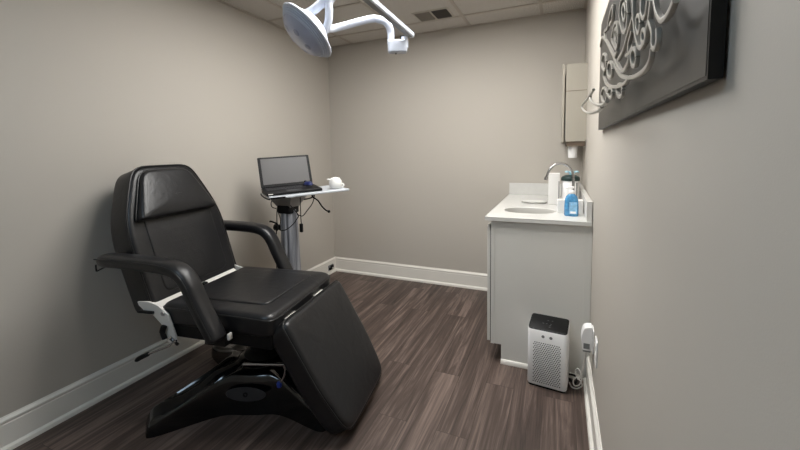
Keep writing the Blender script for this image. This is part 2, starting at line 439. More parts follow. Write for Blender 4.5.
# white steel side brackets that carry the back
bro = [(-.475, .600), (-.405, .606), (-.345, .592), (-.287, .552), (-.258, .473), (-.243, .425), (-.29, .405), (-.317, .436), (-.329, .495), (-.375, .536), (-.430, .553), (-.468, .583)]
for y in (-.325, .285):
    br = MB().prism(bro, lambda a, b, c: V((a, y + c, b)), 0, .010).build('back_bracket', M['wmetal'], CH, bevel=.002)
    s = -1 if y < 0 else 1
    if s < 0:
        MB().sweep([(-.37, y - .004, .556), (-.40, y - .014, .560), (-.425, y - .018, .562), (-.445, y - .016, .560)], .011, .006, n=12, ex=2.2).build('paddle', M['black'], br)
        MB().cyl((-.315, y - .006, .555), (-.315, y + .004, .555), .010).build('bolt', M['steel'], br)
        lv = MB().sweep([(-.24, y - .005, .43), (-.28, y - .02, .403), (-.34, y - .03, .378), (-.40, y - .035, .352)], .005, n=8).build('recline_lever', M['chrome'], CH)
        MB().sweep([(-.385, y - .034, .359), (-.40, y - .035, .352), (-.44, y - .036, .331), (-.468, y - .036, .314)], .012, .011, n=12, taper=lambda t: min(1, .5 + t * 3, .6 + (1 - t) * 3)).build('handle_grip', M['black'], lv)
        MB().cyl((-.262, y - .02, .45), (-.262, y + .02, .395), .008).build('bracket_rod', M['chrome'], br)
        MB().sweep([(-.30, y - .012, .50), (-.31, y - .016, .47), (-.30, y - .014, .435)], .008, .014, n=10).build('recline_pedal', M['black'], br)
bp = MB(); bp.prism([(-.435, .562), (-.405, .594), (-.345, .560), (-.345, .535), (-.40, .54)], lambda a, b, c: V((a, c, b)), -.315, .27)
bp.build('back_plate', M['wmetal'], CH, smooth=False)
MB().box(-.385, -.358, -.02, .012, .572, .594).build('latch', M['black'], CH, bevel=.003)
# pedestal: X-shaped glossy shell with four feet
tips = [math.radians(a) for a in (-132, -18, 52, 153)]
Rt = [.558, .51, .55, .62]
def rfun(p):
    best = None
    for t, R in zip(tips, Rt):
        d = abs((p - t + PI) % (2 * PI) - PI)
        if best is None or d < best[0]: best = (d, R)
    d, R = best; w = .074
    side = w / max(math.sin(min(d, PI / 2)), 1e-3) if d > 1e-3 else 99
    side = (side ** 2.8 + .196 ** 2.8) ** (1 / 2.8)
    end = R / max(math.cos(d), .05)
    return (side ** -9 + end ** -9) ** (-1 / 9)
A = sorted(set([round(2 * PI * k / 180 - PI, 5) for k in range(180)] + [round((t + dd + PI) % (2 * PI) - PI, 5) for t in tips for dd in [x * .012 for x in range(-16, 17)]]))
rad = [rfun(a) for a in A]
hh = [.092 + .112 * max(0, min(1, (.54 - r) / .31)) ** 1.1 for r in rad]
def ring(f, zf, rmin=0):
    return [V((max(r * f, rmin) * math.cos(a), max(r * f, rmin) * math.sin(a), zf(h))) for a, r, h in zip(A, rad, hh)]
bs = MB()
bs.loft([ring(1.0, lambda h: 0.0), ring(1.0, lambda h: .015), ring(.985, lambda h: h * .50), ring(.96, lambda h: h * .76), ring(.93, lambda h: h * .90), ring(.89, lambda h: h * .975), ring(.84, lambda h: h), ring(.72, lambda h: h + (.208 - h) * .10, .13), ring(.58, lambda h: h + (.210 - h) * .35, .132), ring(.44, lambda h: h + (.212 - h) * .75, .134), [V((.135 * math.cos(a), .135 * math.sin(a), .205)) for a in A], [V((.118 * math.cos(a), .118 * math.sin(a), .222)) for a in A], [V((.02 * math.cos(a), .02 * math.sin(a), .225)) for a in A]])
base = bs.build('pedestal_base', M['gloss'], CH, angle=60)
# oval access plate on the near flank
ca = math.radians(-78)
pm = Matrix.Translation((.219 * math.cos(ca), .219 * math.sin(ca), .125)) @ Matrix.Rotation(ca + PI / 2, 4, 'Z') @ Matrix.Rotation(math.radians(82), 4, 'X')
pl = MB(); pl.lathe([(.0, .0), (.10, .0), (.104, .003), (.10, .006), (.0, .007)], pm @ Matrix.Diagonal((1, .34, 1, 1)), 40); po = pl.build('access_plate', M['plate'], base)
MB().lathe([(.012, .006), (.012, .009), (.006, .009), (.006, .006)], pm, 16).build('keyhole', M['black'], po)
MB().lathe([(.0, .20), (.095, .20), (.1, .23), (.085, .25), (.07, .26), (.07, .34), (.062, .345), (.062, .40), (.0, .40)], None, 32).build('lift_column', M['black'], CH)
MB().box(-.22, .22, -.20, .20, .40, .434).build('lift_plate', M['black'], CH, bevel=.004)
rd = MB().cyl((.03, -.20, .272), (.285, -.20, .306), .009); rd.build('release_rod', M['chrome'], CH)
lv = MB().sweep([(.262, -.205, .40), (.268, -.205, .345), (.270, -.205, .30), (.268, -.207, .262), (.258, -.21, .235), (.236, -.215, .200)], .005, n=8).build('lift_lever', M['chrome'], CH)
MB().lathe([(.0, -.014), (.011, -.011), (.013, 0), (.011, .011), (.0, .014)], Matrix.Translation((.24, -.214, .206)), 14).build('lever_knob', M['blue'], lv)
MB().cyl((.285, -.222, .306), (.285, -.185, .306), .014).build('rod_bolt', M['chrome'], CH)
MB().sweep([(.27, .18, .41), (.33, .18, .35), (.42, .18, .40)], .012, n=10).build('leg_rest_strut', M['black'], CH)
MB().sweep([(.27, -.18, .425), (.33, -.18, .37), (.415, -.18, .41)], .012, n=10).build('leg_rest_strut', M['black'], CH)

# ------------------------------------------------------------------ laptop cart
e3 = V((.351, .440, .024)).normalized(); bk3 = V((-.782, .623, 0)); bk3 = (bk3 - e3 * bk3.dot(e3)).normalized(); up3 = e3.cross(bk3)
if up3.z < 0: up3 = -up3
TB = V((-1.762, 1.888, 1.030))
TM = Matrix(((e3.x, bk3.x, up3.x, TB.x), (e3.y, bk3.y, up3.y, TB.y), (e3.z, bk3.z, up3.z, TB.z), (0, 0, 0, 1)))
pc = V((-1.757, 2.060, 0))
CT = thing('laptop_cart', 'grey pole cart with small tray standing behind the treatment chair', 'cart', pc)
TL = Matrix.Translation(-pc) @ TM
tr = MB(); tr.rbox(0, .56, 0, .40, -.012, .002, .012, TL); tr.build('tray', M['tray'], CT)
MB().box(.004, .10, -.004, .0, -.012, .000, TL).build('tray_edge', M['black'], CT)
hb = MB(); hb.sweep([TL @ V(p) for p in ((-.004, .0, -.010), (-.012, .10, -.012), (-.012, .30, -.012), (-.004, .40, -.010))], .005, n=8); hb.build('tray_rail', M['black'], CT)
# fluted column that narrows upwards into a black clamp
n = 48; rings = []
for z, sx in ((.10, .078), (.50, .070), (.90, .060), (.93, .060)):
    rings.append([V(((sx - (.006 if (k % 6) in (2, 3) else 0)) * math.cos(2 * PI * k / n), .9 * (sx - (.006 if (k % 6) in (2, 3) else 0)) * math.sin(2 * PI * k / n), z)) for k in range(n)])
MB().loft(rings).build('column', M['column'], CT, angle=20)
cl = MB(); cl.rbox(-.056, .056, -.058, .050, .905, .975, .02); cl.build('clamp', M['black'], CT)
MB().loft([[V((sx * x, sy * y, z)) for x, y in ((-1, -1), (1, -1), (1, 1), (-1, 1))] for z, sx, sy in ((.94, .05, .045), (.985, .075, .07), (1.026, .10, .09))]).build('tray_mount', M['steel'], CT, smooth=False)
MB().cyl((-.085, -.03, .80), (-.045, -.03, .80), .016).cyl((-.10, -.03, .80), (-.085, -.03, .80), .024).build('clamp_knob', M['black'], CT)
MB().sweep([(-.06, -.05, .83), (-.115, -.055, .845), (-.13, -.05, .84)], .006, n=8).build('release_handle', M['black'], CT)
bm_ = MB(); bm_.lathe([(.0, .055), (.085, .055), (.085, .075), (.06, .10), (.0, .105)], None, 28); bm_.build('hub', M['plate'], CT)
for k in range(5):
    a = 2 * PI * k / 5 + .95
    d = V((math.cos(a), math.sin(a), 0)); L_ = .21
    lg = MB().sweep([d * .06 + V((0, 0, .07)), d * .13 + V((0, 0, .065)), d * L_ + V((0, 0, .056))], .020, .011, n=12, ex=3).build('base_leg', M['plate'], CT)
    MB().cyl(d * L_ + V((-d.y * .011, d.x * .011, .022)), d * L_ + V((d.y * .011, -d.x * .011, .022)), .022).cyl(d * L_ + V((0, 0, .03)), d * L_ + V((0, 0, .056)), .006).build('caster', M['rubber'], lg)
# cable hook arm with a ball end, and the loose cables
hk = [TL @ V((.315, .13, -.012)), TL @ V((.315, .12, -.040)), V((-1.615, 2.214, .975)) - pc, V((-1.588, 2.225, .930)) - pc, V((-1.560, 2.235, .902)) - pc, V((-1.541, 2.239, .895)) - pc]
h = MB().sweep(hk, .0055, n=8).build('cable_hook', M['black'], CT)
MB().lathe([(.0, -.011), (.008, -.008), (.011, 0), (.008, .008), (.0, .011)], Matrix.Translation(hk[-1]), 14).build('hook_ball', M['black'], h)
MB().sweep([TL @ V(p) for p in ((.17, .12, -.012), (.19, .12, -.045), (.25, .12, -.052), (.31, .12, -.044), (.325, .12, -.012))], .005, n=8).build('hook_bar', M['black'], CT)
def cable(pts, r=.0032, m='black', name='cable'): return MB().sweep([V(p) for p in pts], r, n=7, smooth=6).build(name, M[m], CT)
cable([(-.02, -.05, 1.02), (.06, -.055, .97), (.105, -.03, .90), (.10, -.04, .87), (.075, -.062, .83), (.02, -.075, .795), (-.05, -.06, .80), (-.065, -.05, .87), (-.05, -.058, .95)])
cable([(.09, .02, 1.02), (.105, .0, .95), (.112, -.01, .88), (.115, -.012, .83)])
MB().rbox(.104, .126, -.022, -.004, .775, .835, .006).build('cable_plug', M['black'], CT)
cable([(.17, .08, 1.03), (.155, .07, .97), (.13, .04, .92), (.11, .01, .885), (.09, -.02, .90)])
cable([(-.085, -.05, 1.02), (-.105, -.055, .98), (-.095, -.06, .95), (-.06, -.058, .94)])
cable([(-.05, -.068, .82), (-.072, -.06, .72), (-.088, -.05, .55), (-.09, -.04, .40), (-.10, -.02, .14)], .004)
cable([(-.05, -.062, .94), (-.01, -.075, .86), (-.035, -.078, .80), (-.068, -.06, .77)], .003)

# laptop on the tray
LM = TM @ Matrix.Translation((-.008, .066, .0025))
LP = thing('laptop', 'open black laptop with dark grey screen on the pole cart', 'laptop'); LP.matrix_world = LM
W_, D_ = .386, .268
lb = MB(); q_ = rrect(0, W_, 0, D_, .012); lb.loft([[V((a, b, zf(b))) for a, b in offset(q_, o_)] for o_, zf in ((-.004, lambda b: 0), (0, lambda b: .003), (0, lambda b: .016 + .016 * b / D_), (-.003, lambda b: .019 + .016 * b / D_))]); lbo = lb.build('base', M['black'], LP)
KM = Matrix.Translation((0, 0, .0190)) @ Matrix.Rotation(math.atan2(.016, D_), 4, 'X')
kb = MB()
for r_ in range(5):
    for c_ in range(14): kb.box(.025 + c_ * .0234, .025 + c_ * .0234 + .020, .115 + r_ * .024, .115 + r_ * .024 + .020, 0, .0022, KM)
kb.build('keyboard', M['plate'], LP, smooth=False)
MB().rbox(.14, .25, .02, .09, 0, .0006, .005, KM).build('touchpad', M['plate'], LP)
MB().box(.008, .04, -.001, .0, .010, .016).build('indicator_strip', M['wmetal'], LP)
SM = Matrix.Translation((0, D_ - .004, .036)) @ Matrix.Rotation(math.radians(-17), 4, 'X')
lid = MB(); lid.rbox(0, W_, 0, .235, -.010, .0, .010, SM @ Matrix.Rotation(PI / 2, 4, 'X')); lo = lid.build('lid', M['black'], LP)
MB().box(.020, W_ - .020, -.0012, .0, .022, .222, SM).build('screen', M['screen'], lo, smooth=False)
for x in (.03, W_ - .10): MB().cyl((x, D_ - .002, .038), (x + .07, D_ - .002, .038), .008).build('hinge', M['black'], LP)
# dark blue mouse resting on the laptop
MS = thing('mouse', 'dark blue computer mouse lying on the laptop keyboard edge', 'mouse'); MS.matrix_world = LM @ Matrix.Translation((.325, .165, .0325)) @ Matrix.Rotation(.5, 4, 'Z')
def blob(rx, ry, rz, n=20, m=8):
    return [[V((rx * math.cos(PI / 2 * i / m) ** .8 * math.cos(2 * PI * j / n), ry * math.cos(PI / 2 * i / m) ** .8 * math.sin(2 * PI * j / n), rz * math.sin(PI / 2 * i / m))) for j in range(n)] for i in range(m)] 
MB().loft(blob(.029, .046, .032)).build('body', M['mouseblue'], MS, angle=60)
MB().loft([[p + V((0, 0, -.0)) for p in r] for r in blob(.031, .048, .014)]).build('lower_shell', M['black'], MS, angle=60)
MB().cyl((-.004, .03, .029), (.004, .03, .029), .008).build('scroll_wheel', M['black'], MS)
# small white pot
PT = thing('small_pot', 'small round white pot with side lug on right end of cart tray', 'pot'); PT.matrix_world = TM @ Matrix.Translation((.490, .105, .002)) @ Matrix.Scale(1.15, 4)
MB().lathe([(.0, 0), (.028, 0), (.038, .012), (.042, .032), (.040, .052), (.031, .064), (.029, .071), (.025, .071), (.024, .062), (.0, .060)], None, 32).build('body', M['card'], PT, angle=50)
MB().lathe([(.0, .063), (.020, .063), (.020, .070), (.012, .074), (.0, .076)], None, 24).build('lid', M['card'], PT)
MB().sweep([(.040, -.004, .030), (.050, -.008, .024), (.048, -.008, .012), (.034, -.006, .006)], .006, n=8).build('lug', M['card'], PT)
MB().sweep([(-.03, 0, .060), (-.045, 0, .066), (-.052, 0, .062)], .005, n=8).build('spout', M['card'], PT)

# ------------------------------------------------------------------ examination light
EL = thing('examination_light', 'white swivel examination lamp with bent arm hanging from the ceiling', 'lamp', (-.70, .80, H - .006))
eo = V((-.70, .80, H - .006))
def E(p): return V(p) - eo
MB().lathe([(.0, 0), (.11, 0), (.11, -.02), (.045, -.05), (.03, -.06), (.0, -.06)], None, 32).build('ceiling_canopy', M['lamp'], EL)
MB().cyl((0, 0, -.05), (0, 0, 1.935 - eo.z + .02), .03).build('drop_pole', M['lamp'], EL)
ra, rb = V((-.742, 1.905, 1.938)), V((-.70, .76, 1.938)); rdv = (rb - ra).normalized()
RM = Matrix.Translation(E(ra)) @ rdv.to_track_quat('X', 'Z').to_matrix().to_4x4()
rl = MB(); rl.rbox(0, (rb - ra).length, -.017, .017, -.010, .018, .012, RM); ro = rl.build('swivel_rail', M['lamp'], EL)
MB().box(.02, (rb - ra).length - .1, -.011, .011, -.0115, -.0095, RM).build('rail_channel', M['greypl'], ro)
MB().cyl(E((-.766, 1.862, 1.87)), E((-.766, 1.862, 1.925)), .019).cyl(E((-.764, 1.872, 1.905)), E((-.764, 1.872, 1.930)), .011).build('pivot_post', M['lamp'], EL)
MB().box(-.012, .012, -.012, .012, -.01, .01, Matrix.Translation(E((-.775, 1.86, 1.922)))).build('pivot_cap', M['black'], EL)
dr = V((.918, .397, 0)); bx = Matrix.Translation(E((-.797, 1.840, 1.876))) @ dr.to_track_quat('X', 'Z').to_matrix().to_4x4()
bl = MB(); bl.rbox(-.052, .050, -.026, .026, -.034, .030, .022, bx); bo = bl.build('joint_block', M['lamp'], EL)
MB().cyl(bx @ V((-.01, 0, -.040)), bx @ V((-.01, 0, -.034)), .004).build('set_screw', M['black'], bo)
ARM = [(-.831, 1.828, 1.890), (-.831, 1.829, 1.942), (-.834, 1.818, 1.975), (-.849, 1.806, 1.998), (-.880, 1.788, 2.010), (-.925, 1.762, 2.009), (-1.048, 1.640, 1.949), (-1.052, 1.560, 1.921)]
MB().sweep([E(p) for p in ARM], .0185, n=16, smooth=8).build('bent_arm', M['lamp'], EL, angle=60)
MB().sweep([E(p) for p in [(-1.205, 1.545, 2.000), (-1.163, 1.532, 1.996), (-1.104, 1.525, 2.003), (-1.049, 1.528, 2.032), (-.996, 1.542, 2.070)]], .0215, n=16, smooth=8).build('yoke', M['lamp'], EL, angle=60)
MB().sweep([E(p) for p in [(-1.052, 1.523, 1.880), (-1.022, 1.530, 1.932), (-1.012, 1.530, 1.985), (-1.012, 1.532, 2.025), (-.996, 1.542, 2.070)]], .0185, n=16, smooth=8).build('yoke', M['lamp'], EL, angle=60)
MB().cyl(E((-1.02, 1.53, 2.04)), E((-.962, 1.56, 2.11)), .027).build('yoke_pivot', M['lamp'], EL)
r_ = V((.918, .397, -.018)); u_ = V((-.018, .088, .996)); w_ = V((-.397, .914, -.088))
hn = (w_ * -.20 + (r_ * -.66 + u_ * -.75) * .98).normalized()
HM = Matrix.Translation(E((-1.112, 1.493, 1.902))) @ hn.to_track_quat('Z', 'Y').to_matrix().to_4x4() @ Matrix.Diagonal((.98, .98, .74, 1))
hdp = MB().lathe([(.0, -.085), (.04, -.083), (.075, -.070), (.10, -.045), (.125, -.022), (.150, -.006), (.154, .002), (.152, .010), (.146, .012)], HM, 48).build('lamp_head', M['lamp'], EL, angle=40)
sk = [(.147, .010), (.142, .016), (.143, .020), (.136, .026), (.137, .030), (.129, .036), (.130, .041), (.121, .047)]
MB().lathe([(.0, .01)] + sk + [(.0, .046)], HM, 48).build('ribbed_skirt', M['skirt'], hdp, angle=20)
MB().lathe([(.121, .046), (.112, .062), (.092, .080), (.06, .092), (.03, .097), (.0, .098)], HM, 48).build('lens', M['lens'], hdp, angle=60)
for k in range(5):
    a = 2 * PI * k / 5 + .3; rr = .068
    mxk = HM @ Matrix.Translation((rr * math.cos(a), rr * math.sin(a), .0835)) @ Matrix.Rotation(a, 4, 'Z') @ Matrix.Rotation(.42, 4, 'Y')
    MB().lathe([(.0, .008), (.012, .0075), (.019, .004), (.021, 0), (.0, 0)], mxk, 18).build('lamp_cup', M['led'], hdp, angle=60)

# ------------------------------------------------------------------ sink corner
YN = 2.255; XC = -.378
VC = thing('vanity_cabinet', 'light grey base cabinet standing in the right back corner', 'cabinet', (XC, YN, 0))
def lc(p): return V(p) - V((XC, YN, 0))
bdm = MB()
prof = [(XC, .118), (XC, .897), (.170, .897), (.170, .0), (-.315, .0), (-.315, .118)]
# open-topped carcass, so that the sink bowl hangs inside it
bx0, bx1, by1 = XC, .170, YB - .004
bdm.prism(prof, lambda a, b, c: lc((a, c, b)), YN, YN + .018)
bdm.prism(prof, lambda a, b, c: lc((a, c, b)), by1 - .018, by1)
bm2 = Matrix.Translation((-XC, -YN, 0))
bdm.box(XC, XC + .018, YN + .018, by1 - .018, .118, .897, bm2)
bdm.box(.152, .170, YN + .018, by1 - .018, 0, .897, bm2)
bdm.box(XC + .018, .152, YN + .018, by1 - .018, .118, .136, bm2)
bdm.box(-.315, -.300, YN + .018, by1 - .018, 0, .118, bm2)
body = bdm.build('body', M['cab'], VC, smooth=False)
MB().box(0, .022, -.004, 0, .118, .897).build('corner_stile', M['cab'], VC, smooth=False)
MB().box(.513, .549, -.004, 0, .03, .897).build('wall_filler', M['cab'], VC, smooth=False)
MB().box(-.0048, 0, .004, 1.165, .122, .868).build('door_gap_shade', M['dark'], VC, smooth=False)  # dark strip added to paint the shade in the gap behind the doors
for k in range(2):
    y0 = .006 + k * .585; d = MB().box(-.024, -.005, y0, y0 + .578, .128, .862)
    d = d.build('door', M['cab'], VC, bevel=.002)
    MB().box(-.0255, -.024, y0 + .06, y0 + .518, .19, .80).build('door_panel', M['cab'], d, smooth=False)
    yh = y0 + (.54 if k == 0 else .04)
    MB().cyl((-.055, yh, .70), (-.055, yh, .80), .005).cyl((-.055, yh, .71), (-.024, yh, .71), .004).cyl((-.055, yh, .79), (-.024, yh, .79), .004).build('handle', M['steel'], d)
tk = MB(); tk.loft([[V((t, -d - 0.0, z)) for d, z in ((0, 0), (.014, 0), (.014, .012), (.010, .022), (.004, .026), (0, .026))] for t in (.063, .50)])
tk.build('shoe_moulding', M['trim'], VC)

CTP = thing('countertop', 'white stone countertop with back and side splash over the grey cabinet', 'countertop', (-.13, 2.83, .897))
cx0, cx1, cy0, cy1 = -.412, .168, 2.232, 3.426; ctz = .920; sx, sy, srx, sry = -.181, 2.550, .156, .126
N = 96
ang = [2 * PI * k / N for k in range(N)]
for cxx, cyy in ((cx0, cy0), (cx0, cy1), (cx1, cy0), (cx1, cy1)):
    a = math.atan2(cyy - sy, cxx - sx) % (2 * PI); i = min(range(N), key=lambda k: abs((ang[k] - a + PI) % (2 * PI) - PI)); ang[i] = a
def bnd(a):
    dx, dy = math.cos(a), math.sin(a); t = 9
    if dx > 1e-9: t = min(t, (cx1 - sx) / dx)
    if dx < -1e-9: t = min(t, (cx0 - sx) / dx)
    if dy > 1e-9: t = min(t, (cy1 - sy) / dy)
    if dy < -1e-9: t = min(t, (cy0 - sy) / dy)
    return sx + dx * t, sy + dy * t
off = V((-.13, 2.83, .897))
def ell(k): 
    a = ang[k]; c, s_ = math.cos(a), math.sin(a); r = 1 / ((abs(c) / srx) ** 2.4 + (abs(s_) / sry) ** 2.4) ** (1 / 2.4); return sx + r * c, sy + r * s_
ct = MB()
R1 = [V((*ell(k), .897)) - off for k in range(N)]; R2 = [V((*ell(k), ctz - .003)) - off for k in range(N)]; R2b = [V((sx + (ell(k)[0] - sx) * 1.02, sy + (ell(k)[1] - sy) * 1.02, ctz)) - off for k in range(N)]
R3 = [V((*bnd(ang[k]), ctz)) - off for k in range(N)]; R4 = [V((*bnd(ang[k]), .897)) - off for k in range(N)]
ct.loft([R1, R2, R2b, R3, R4], closed=True)
cto = ct.build('slab', M['stone'], CTP, smooth=False)
MB().box(cx0, cx1, 3.404, 3.426, ctz, 1.022, Matrix.Translation(-off)).build('back_splash', M['stone'], CTP, smooth=False, bevel=.002)
MB().box(.140, .168, cy0 + .012, 3.404, ctz, 1.030, Matrix.Translation(-off)).build('side_splash', M['stone'], CTP, smooth=False, bevel=.002)
bs = MB(); rr = []
for f, z in ((1.0, ctz - .003), (.985, ctz - .008), (.975, .89), (.96, .85), (.93, .80), (.82, .765), (.5, .752), (.12, .75)):
    rr.append([V((sx + (ell(k)[0] - sx) * f, sy + (ell(k)[1] - sy) * f, z)) - off for k in range(N)])
bs.loft(rr, cap0=False); skb = bs.build('sink_basin', M['sinkgrey'], CTP, angle=60)
MB().lathe([(.0, .752), (.026, .752), (.026, .755), (.0, .7555)], Matrix.Translation(V((sx, sy, 0)) - off), 20).build('drain', M['chrome'], skb)

SD = thing('soap_dish', 'low oval white dish behind the sink left of the tall white box', 'soap dish', (-.172, 2.90, ctz))
MB().lathe([(.0, 0), (.075, 0), (.090, .008), (.094, .016), (.088, .016), (.078, .007), (.0, .005)], Matrix.Diagonal((1, .6, 1, 1)), 36).build('dish', M['porcelain'], SD, angle=60)

FA = thing('faucet', 'chrome gooseneck faucet arching over the sink', 'faucet', (.085, 2.72, ctz))
MB().lathe([(.0, 0), (.030, 0), (.030, .006), (.022, .014), (.018, .03), (.015, .05), (.0, .05)], None, 24).build('base', M['chrome'], FA)
zz = lambda z: z - ctz
MB().sweep([(0, 0, .04), (0, 0, .12), (-.001, 0, .21), (-.012, -.004, .257), (-.045, -.01, .292), (-.085, -.018, .303), (-.122, -.026, .290), (-.150, -.032, .257), (-.164, -.036, .219), (-.168, -.037, .203)], 0.0085, n=14, smooth=7).build('spout', M['chrome'], FA, angle=60)
MB().cyl((-.167, -.0365, .213), (-.172, -.0375, .191), .0125).build('aerator', M['chrome'], FA)
hdl = MB().sweep([(.018, 0, .035), (.034, -.004, .045), (.042, -.03, .062), (.043, -.055, .070)], .006, n=10).build('handle', M['chrome'], FA)

SO = thing('soap_bottle', 'clear blue liquid soap bottle with white pump in front of white box', 'soap bottle', (.068, 2.415, ctz))
sb = MB(); rr = []
for z, a_, b_ in ((0, .036, .024), (.006, .040, .027), (.05, .0395, .027), (.095, .037, .026), (.118, .030, .024), (.130, .018, .016), (.136, .014, .014)):
    rr.append([V((a_ * math.copysign(abs(math.cos(2 * PI * k / 32)) ** .75, math.cos(2 * PI * k / 32)), b_ * math.copysign(abs(math.sin(2 * PI * k / 32)) ** .75, math.sin(2 * PI * k / 32)), z)) for k in range(32)])
sb.loft(rr).build('bottle', M['bluegel'], SO, angle=50)
lbm = MB(); lbm.box(-.012, .030, -.0285, -.027, .014, .085); lo_ = lbm.build('label', M['label'], SO, smooth=False)
MB().box(-.006, .024, -.0292, -.0285, .018, .030).build('label_band', M['white'], lo_, smooth=False)
pm_ = MB(); pm_.lathe([(.0, .134), (.016, .134), (.016, .148), (.012, .152), (.006, .154), (.006, .166), (.0, .166)], None, 20)
pm_.sweep([(.012, 0, .170), (0, 0, .172), (-.02, -.004, .171), (-.034, -.007, .165)], .008, .006, n=10); pm_.build('pump', M['white'], SO)

BX = thing('tissue_box', 'low white box behind the blue soap bottle on countertop', 'box', (.060, 2.545, ctz))
MB().rbox(-.066, .076, -.038, .038, 0, .080, .004).build('carton', M['card'], BX)
MB().box(-.072, -.0665, -.036, .036, .0, .078).build('flap', M['white'], BX, smooth=False)
DP = thing('paper_dispenser', 'tall white upright box left of the green lidded canister', 'dispenser', (-.018, 2.90, ctz))
MB().rbox(-.055, .020, -.045, .045, 0, .224, .006).build('case', M['card'], DP)
MB().box(.012, .018, -.0465, -.045, .02, .17).build('edge_shadow', M['greypl'], DP, smooth=False)  # grey strip painted as the shadowed edge beside the canister
CN = thing('wipes_canister', 'white round canister with dark green lid beside tall white box', 'canister', (.072, 2.905, ctz))
MB().lathe([(.0, 0), (.056, 0), (.058, .004), (.058, .168), (.056, .172), (.0, .172)], None, 36).build('body', M['white'], CN)
MB().lathe([(.0, .172), (.062, .172), (.062, .188), (.057, .200), (.034, .212), (.0, .214)], None, 36).build('lid', M['green'], CN)
MB().box(-.004, .004, -.0605, -.057, .015, .160, Matrix.Rotation(.75, 4, 'Z')).build('seam', M['greypl'], CN, smooth=False)
WP = MB()
for k in range(7):
    a = k * .9; WP.sweep([(.010 * math.cos(a), .008 * math.sin(a), 0), (.022 * math.cos(a + .4), .014 * math.sin(a), .016), (.036 * math.cos(a + .7), .012 * math.sin(a + .3), .026), (.042 * math.cos(a + 1.0), .016 * math.sin(a + .8), .016)], .010, .0025, n=8)
wpo = WP.build('wipe', M['paleblue'], None, angle=60); wpo.location = (.080, 2.905, ctz + .2135); tag(wpo, 'crumpled pale blue wipe on top of the green lidded canister', 'wipe')
BT = thing('amber_bottle', 'small brown bottle between green lidded canister and right wall', 'bottle', (.118, 3.06, ctz))
MB().lathe([(.0, 0), (.019, 0), (.020, .004), (.020, .120), (.012, .140), (.009, .150), (.009, .165), (.0, .165)], None, 24).build('bottle', M['brown'], BT)
MB().lathe([(.0, .165), (.011, .165), (.011, .186), (.0, .187)], None, 20).build('cap', M['white'], BT)

# wall cabinet
WC = thing('wall_cabinet', 'narrow beige wall cabinet mounted high on right wall', 'cabinet', (XR, 3.02, 1.372))
MB().box(-.140, 0, 0, .40, 0, .560).build('body', M['cabbeige'], WC, smooth=False)
dd = MB().box(-.166, -.149, -.002, .398, -.004, .562).build('door', M['cabbeige'], WC, bevel=.0015)
MB().box(-.1405, -.002, -.0015, 0, .366, .369).build('seam', M['tan'], WC, smooth=False)
MB().box(-.130, -.006, .008, .39, -.034, 0).build('valance', M['tan'], WC, smooth=False)
RD = thing('cup_dispenser', 'small white cylinder hanging under the beige wall cabinet', 'dispenser', (.087, 3.09, 1.336))
MB().lathe([(.0, 0), (.032, 0), (.033, -.004), (.031, -.082), (.029, -.086), (.0, -.086)], None, 28).build('tube', M['white'], RD)
MB().lathe([(.0, .002), (.038, .002), (.038, -.006), (.0, -.006)], None, 28).build('flange', M['wmetal'], RD)

# ------------------------------------------------------------------ air purifier
AP = thing('air_purifier', 'small white air purifier with black sloping top on the floor', 'air purifier', (-.040, 2.155, 0), math.radians(-6))
pw, pd = .103, .072
q = rrect(-pw, pw, -pd, pd, .028, 6)
def ztop(b): return .330 + (b + pd) / (2 * pd) * .030
p_ = MB(); p_.loft([[V((a, b, .010)) for a, b in offset(q, -.004)], [V((a, b, .016)) for a, b in q], [V((a, b, ztop(b) - .006)) for a, b in q], [V((a, b, ztop(b))) for a, b in offset(q, -.004)]])
ab = p_.build('body', M['white'], AP)
MB().loft([[V((a, b, .0)) for a, b in offset(q, -.006)], [V((a, b, .010)) for a, b in offset(q, -.006)]]).build('foot', M['black'], AP)
cp = MB(); cp.loft([[V((a, b, ztop(b) - .003)) for a, b in offset(q, -.003)], [V((a, b, ztop(b) + .002)) for a, b in offset(q, -.003)], [V((a, b, ztop(b) + .005)) for a, b in offset(q, -.008)]])
cpo = cp.build('control_panel', M['black'], AP)
for a, b in ((-.028, -.012), (-.010, -.012), (.012, -.010), (.008, -.036), (-.006, .018), (.016, .020), (.010, -.022)):
    MB().box(a - .004, a + .004, b - .0012, b + .0012, ztop(b) + .0045, ztop(b) + .0058).build('touch_symbol', M['greypl'], cpo, smooth=False)
gm = MB()
for r_i in range(22):
    for c_i in range(13):
        if (r_i + c_i) % 1 == 0:
            x = -.068 + c_i * .01133 + (.0057 if r_i % 2 else 0)
            if x > .072: continue
            z = .032 + r_i * .0108
            gm.lathe([(.0033, 0), (.0033, .0006)], Matrix.Translation((x, -pd - .0004, z)) @ Matrix.Rotation(PI / 2, 4, 'X'), 8)
gm.build('grille', M['hole'], ab, smooth=False)
for x in (-.020, .020):
    MB().lathe([(.0, 0), (.008, 0), (.008, .0015), (.0, .0018)], Matrix.Translation((x, -pd, .298)) @ Matrix.Rotation(PI / 2, 4, 'X'), 18).build('indicator', M['greypl'], AP)

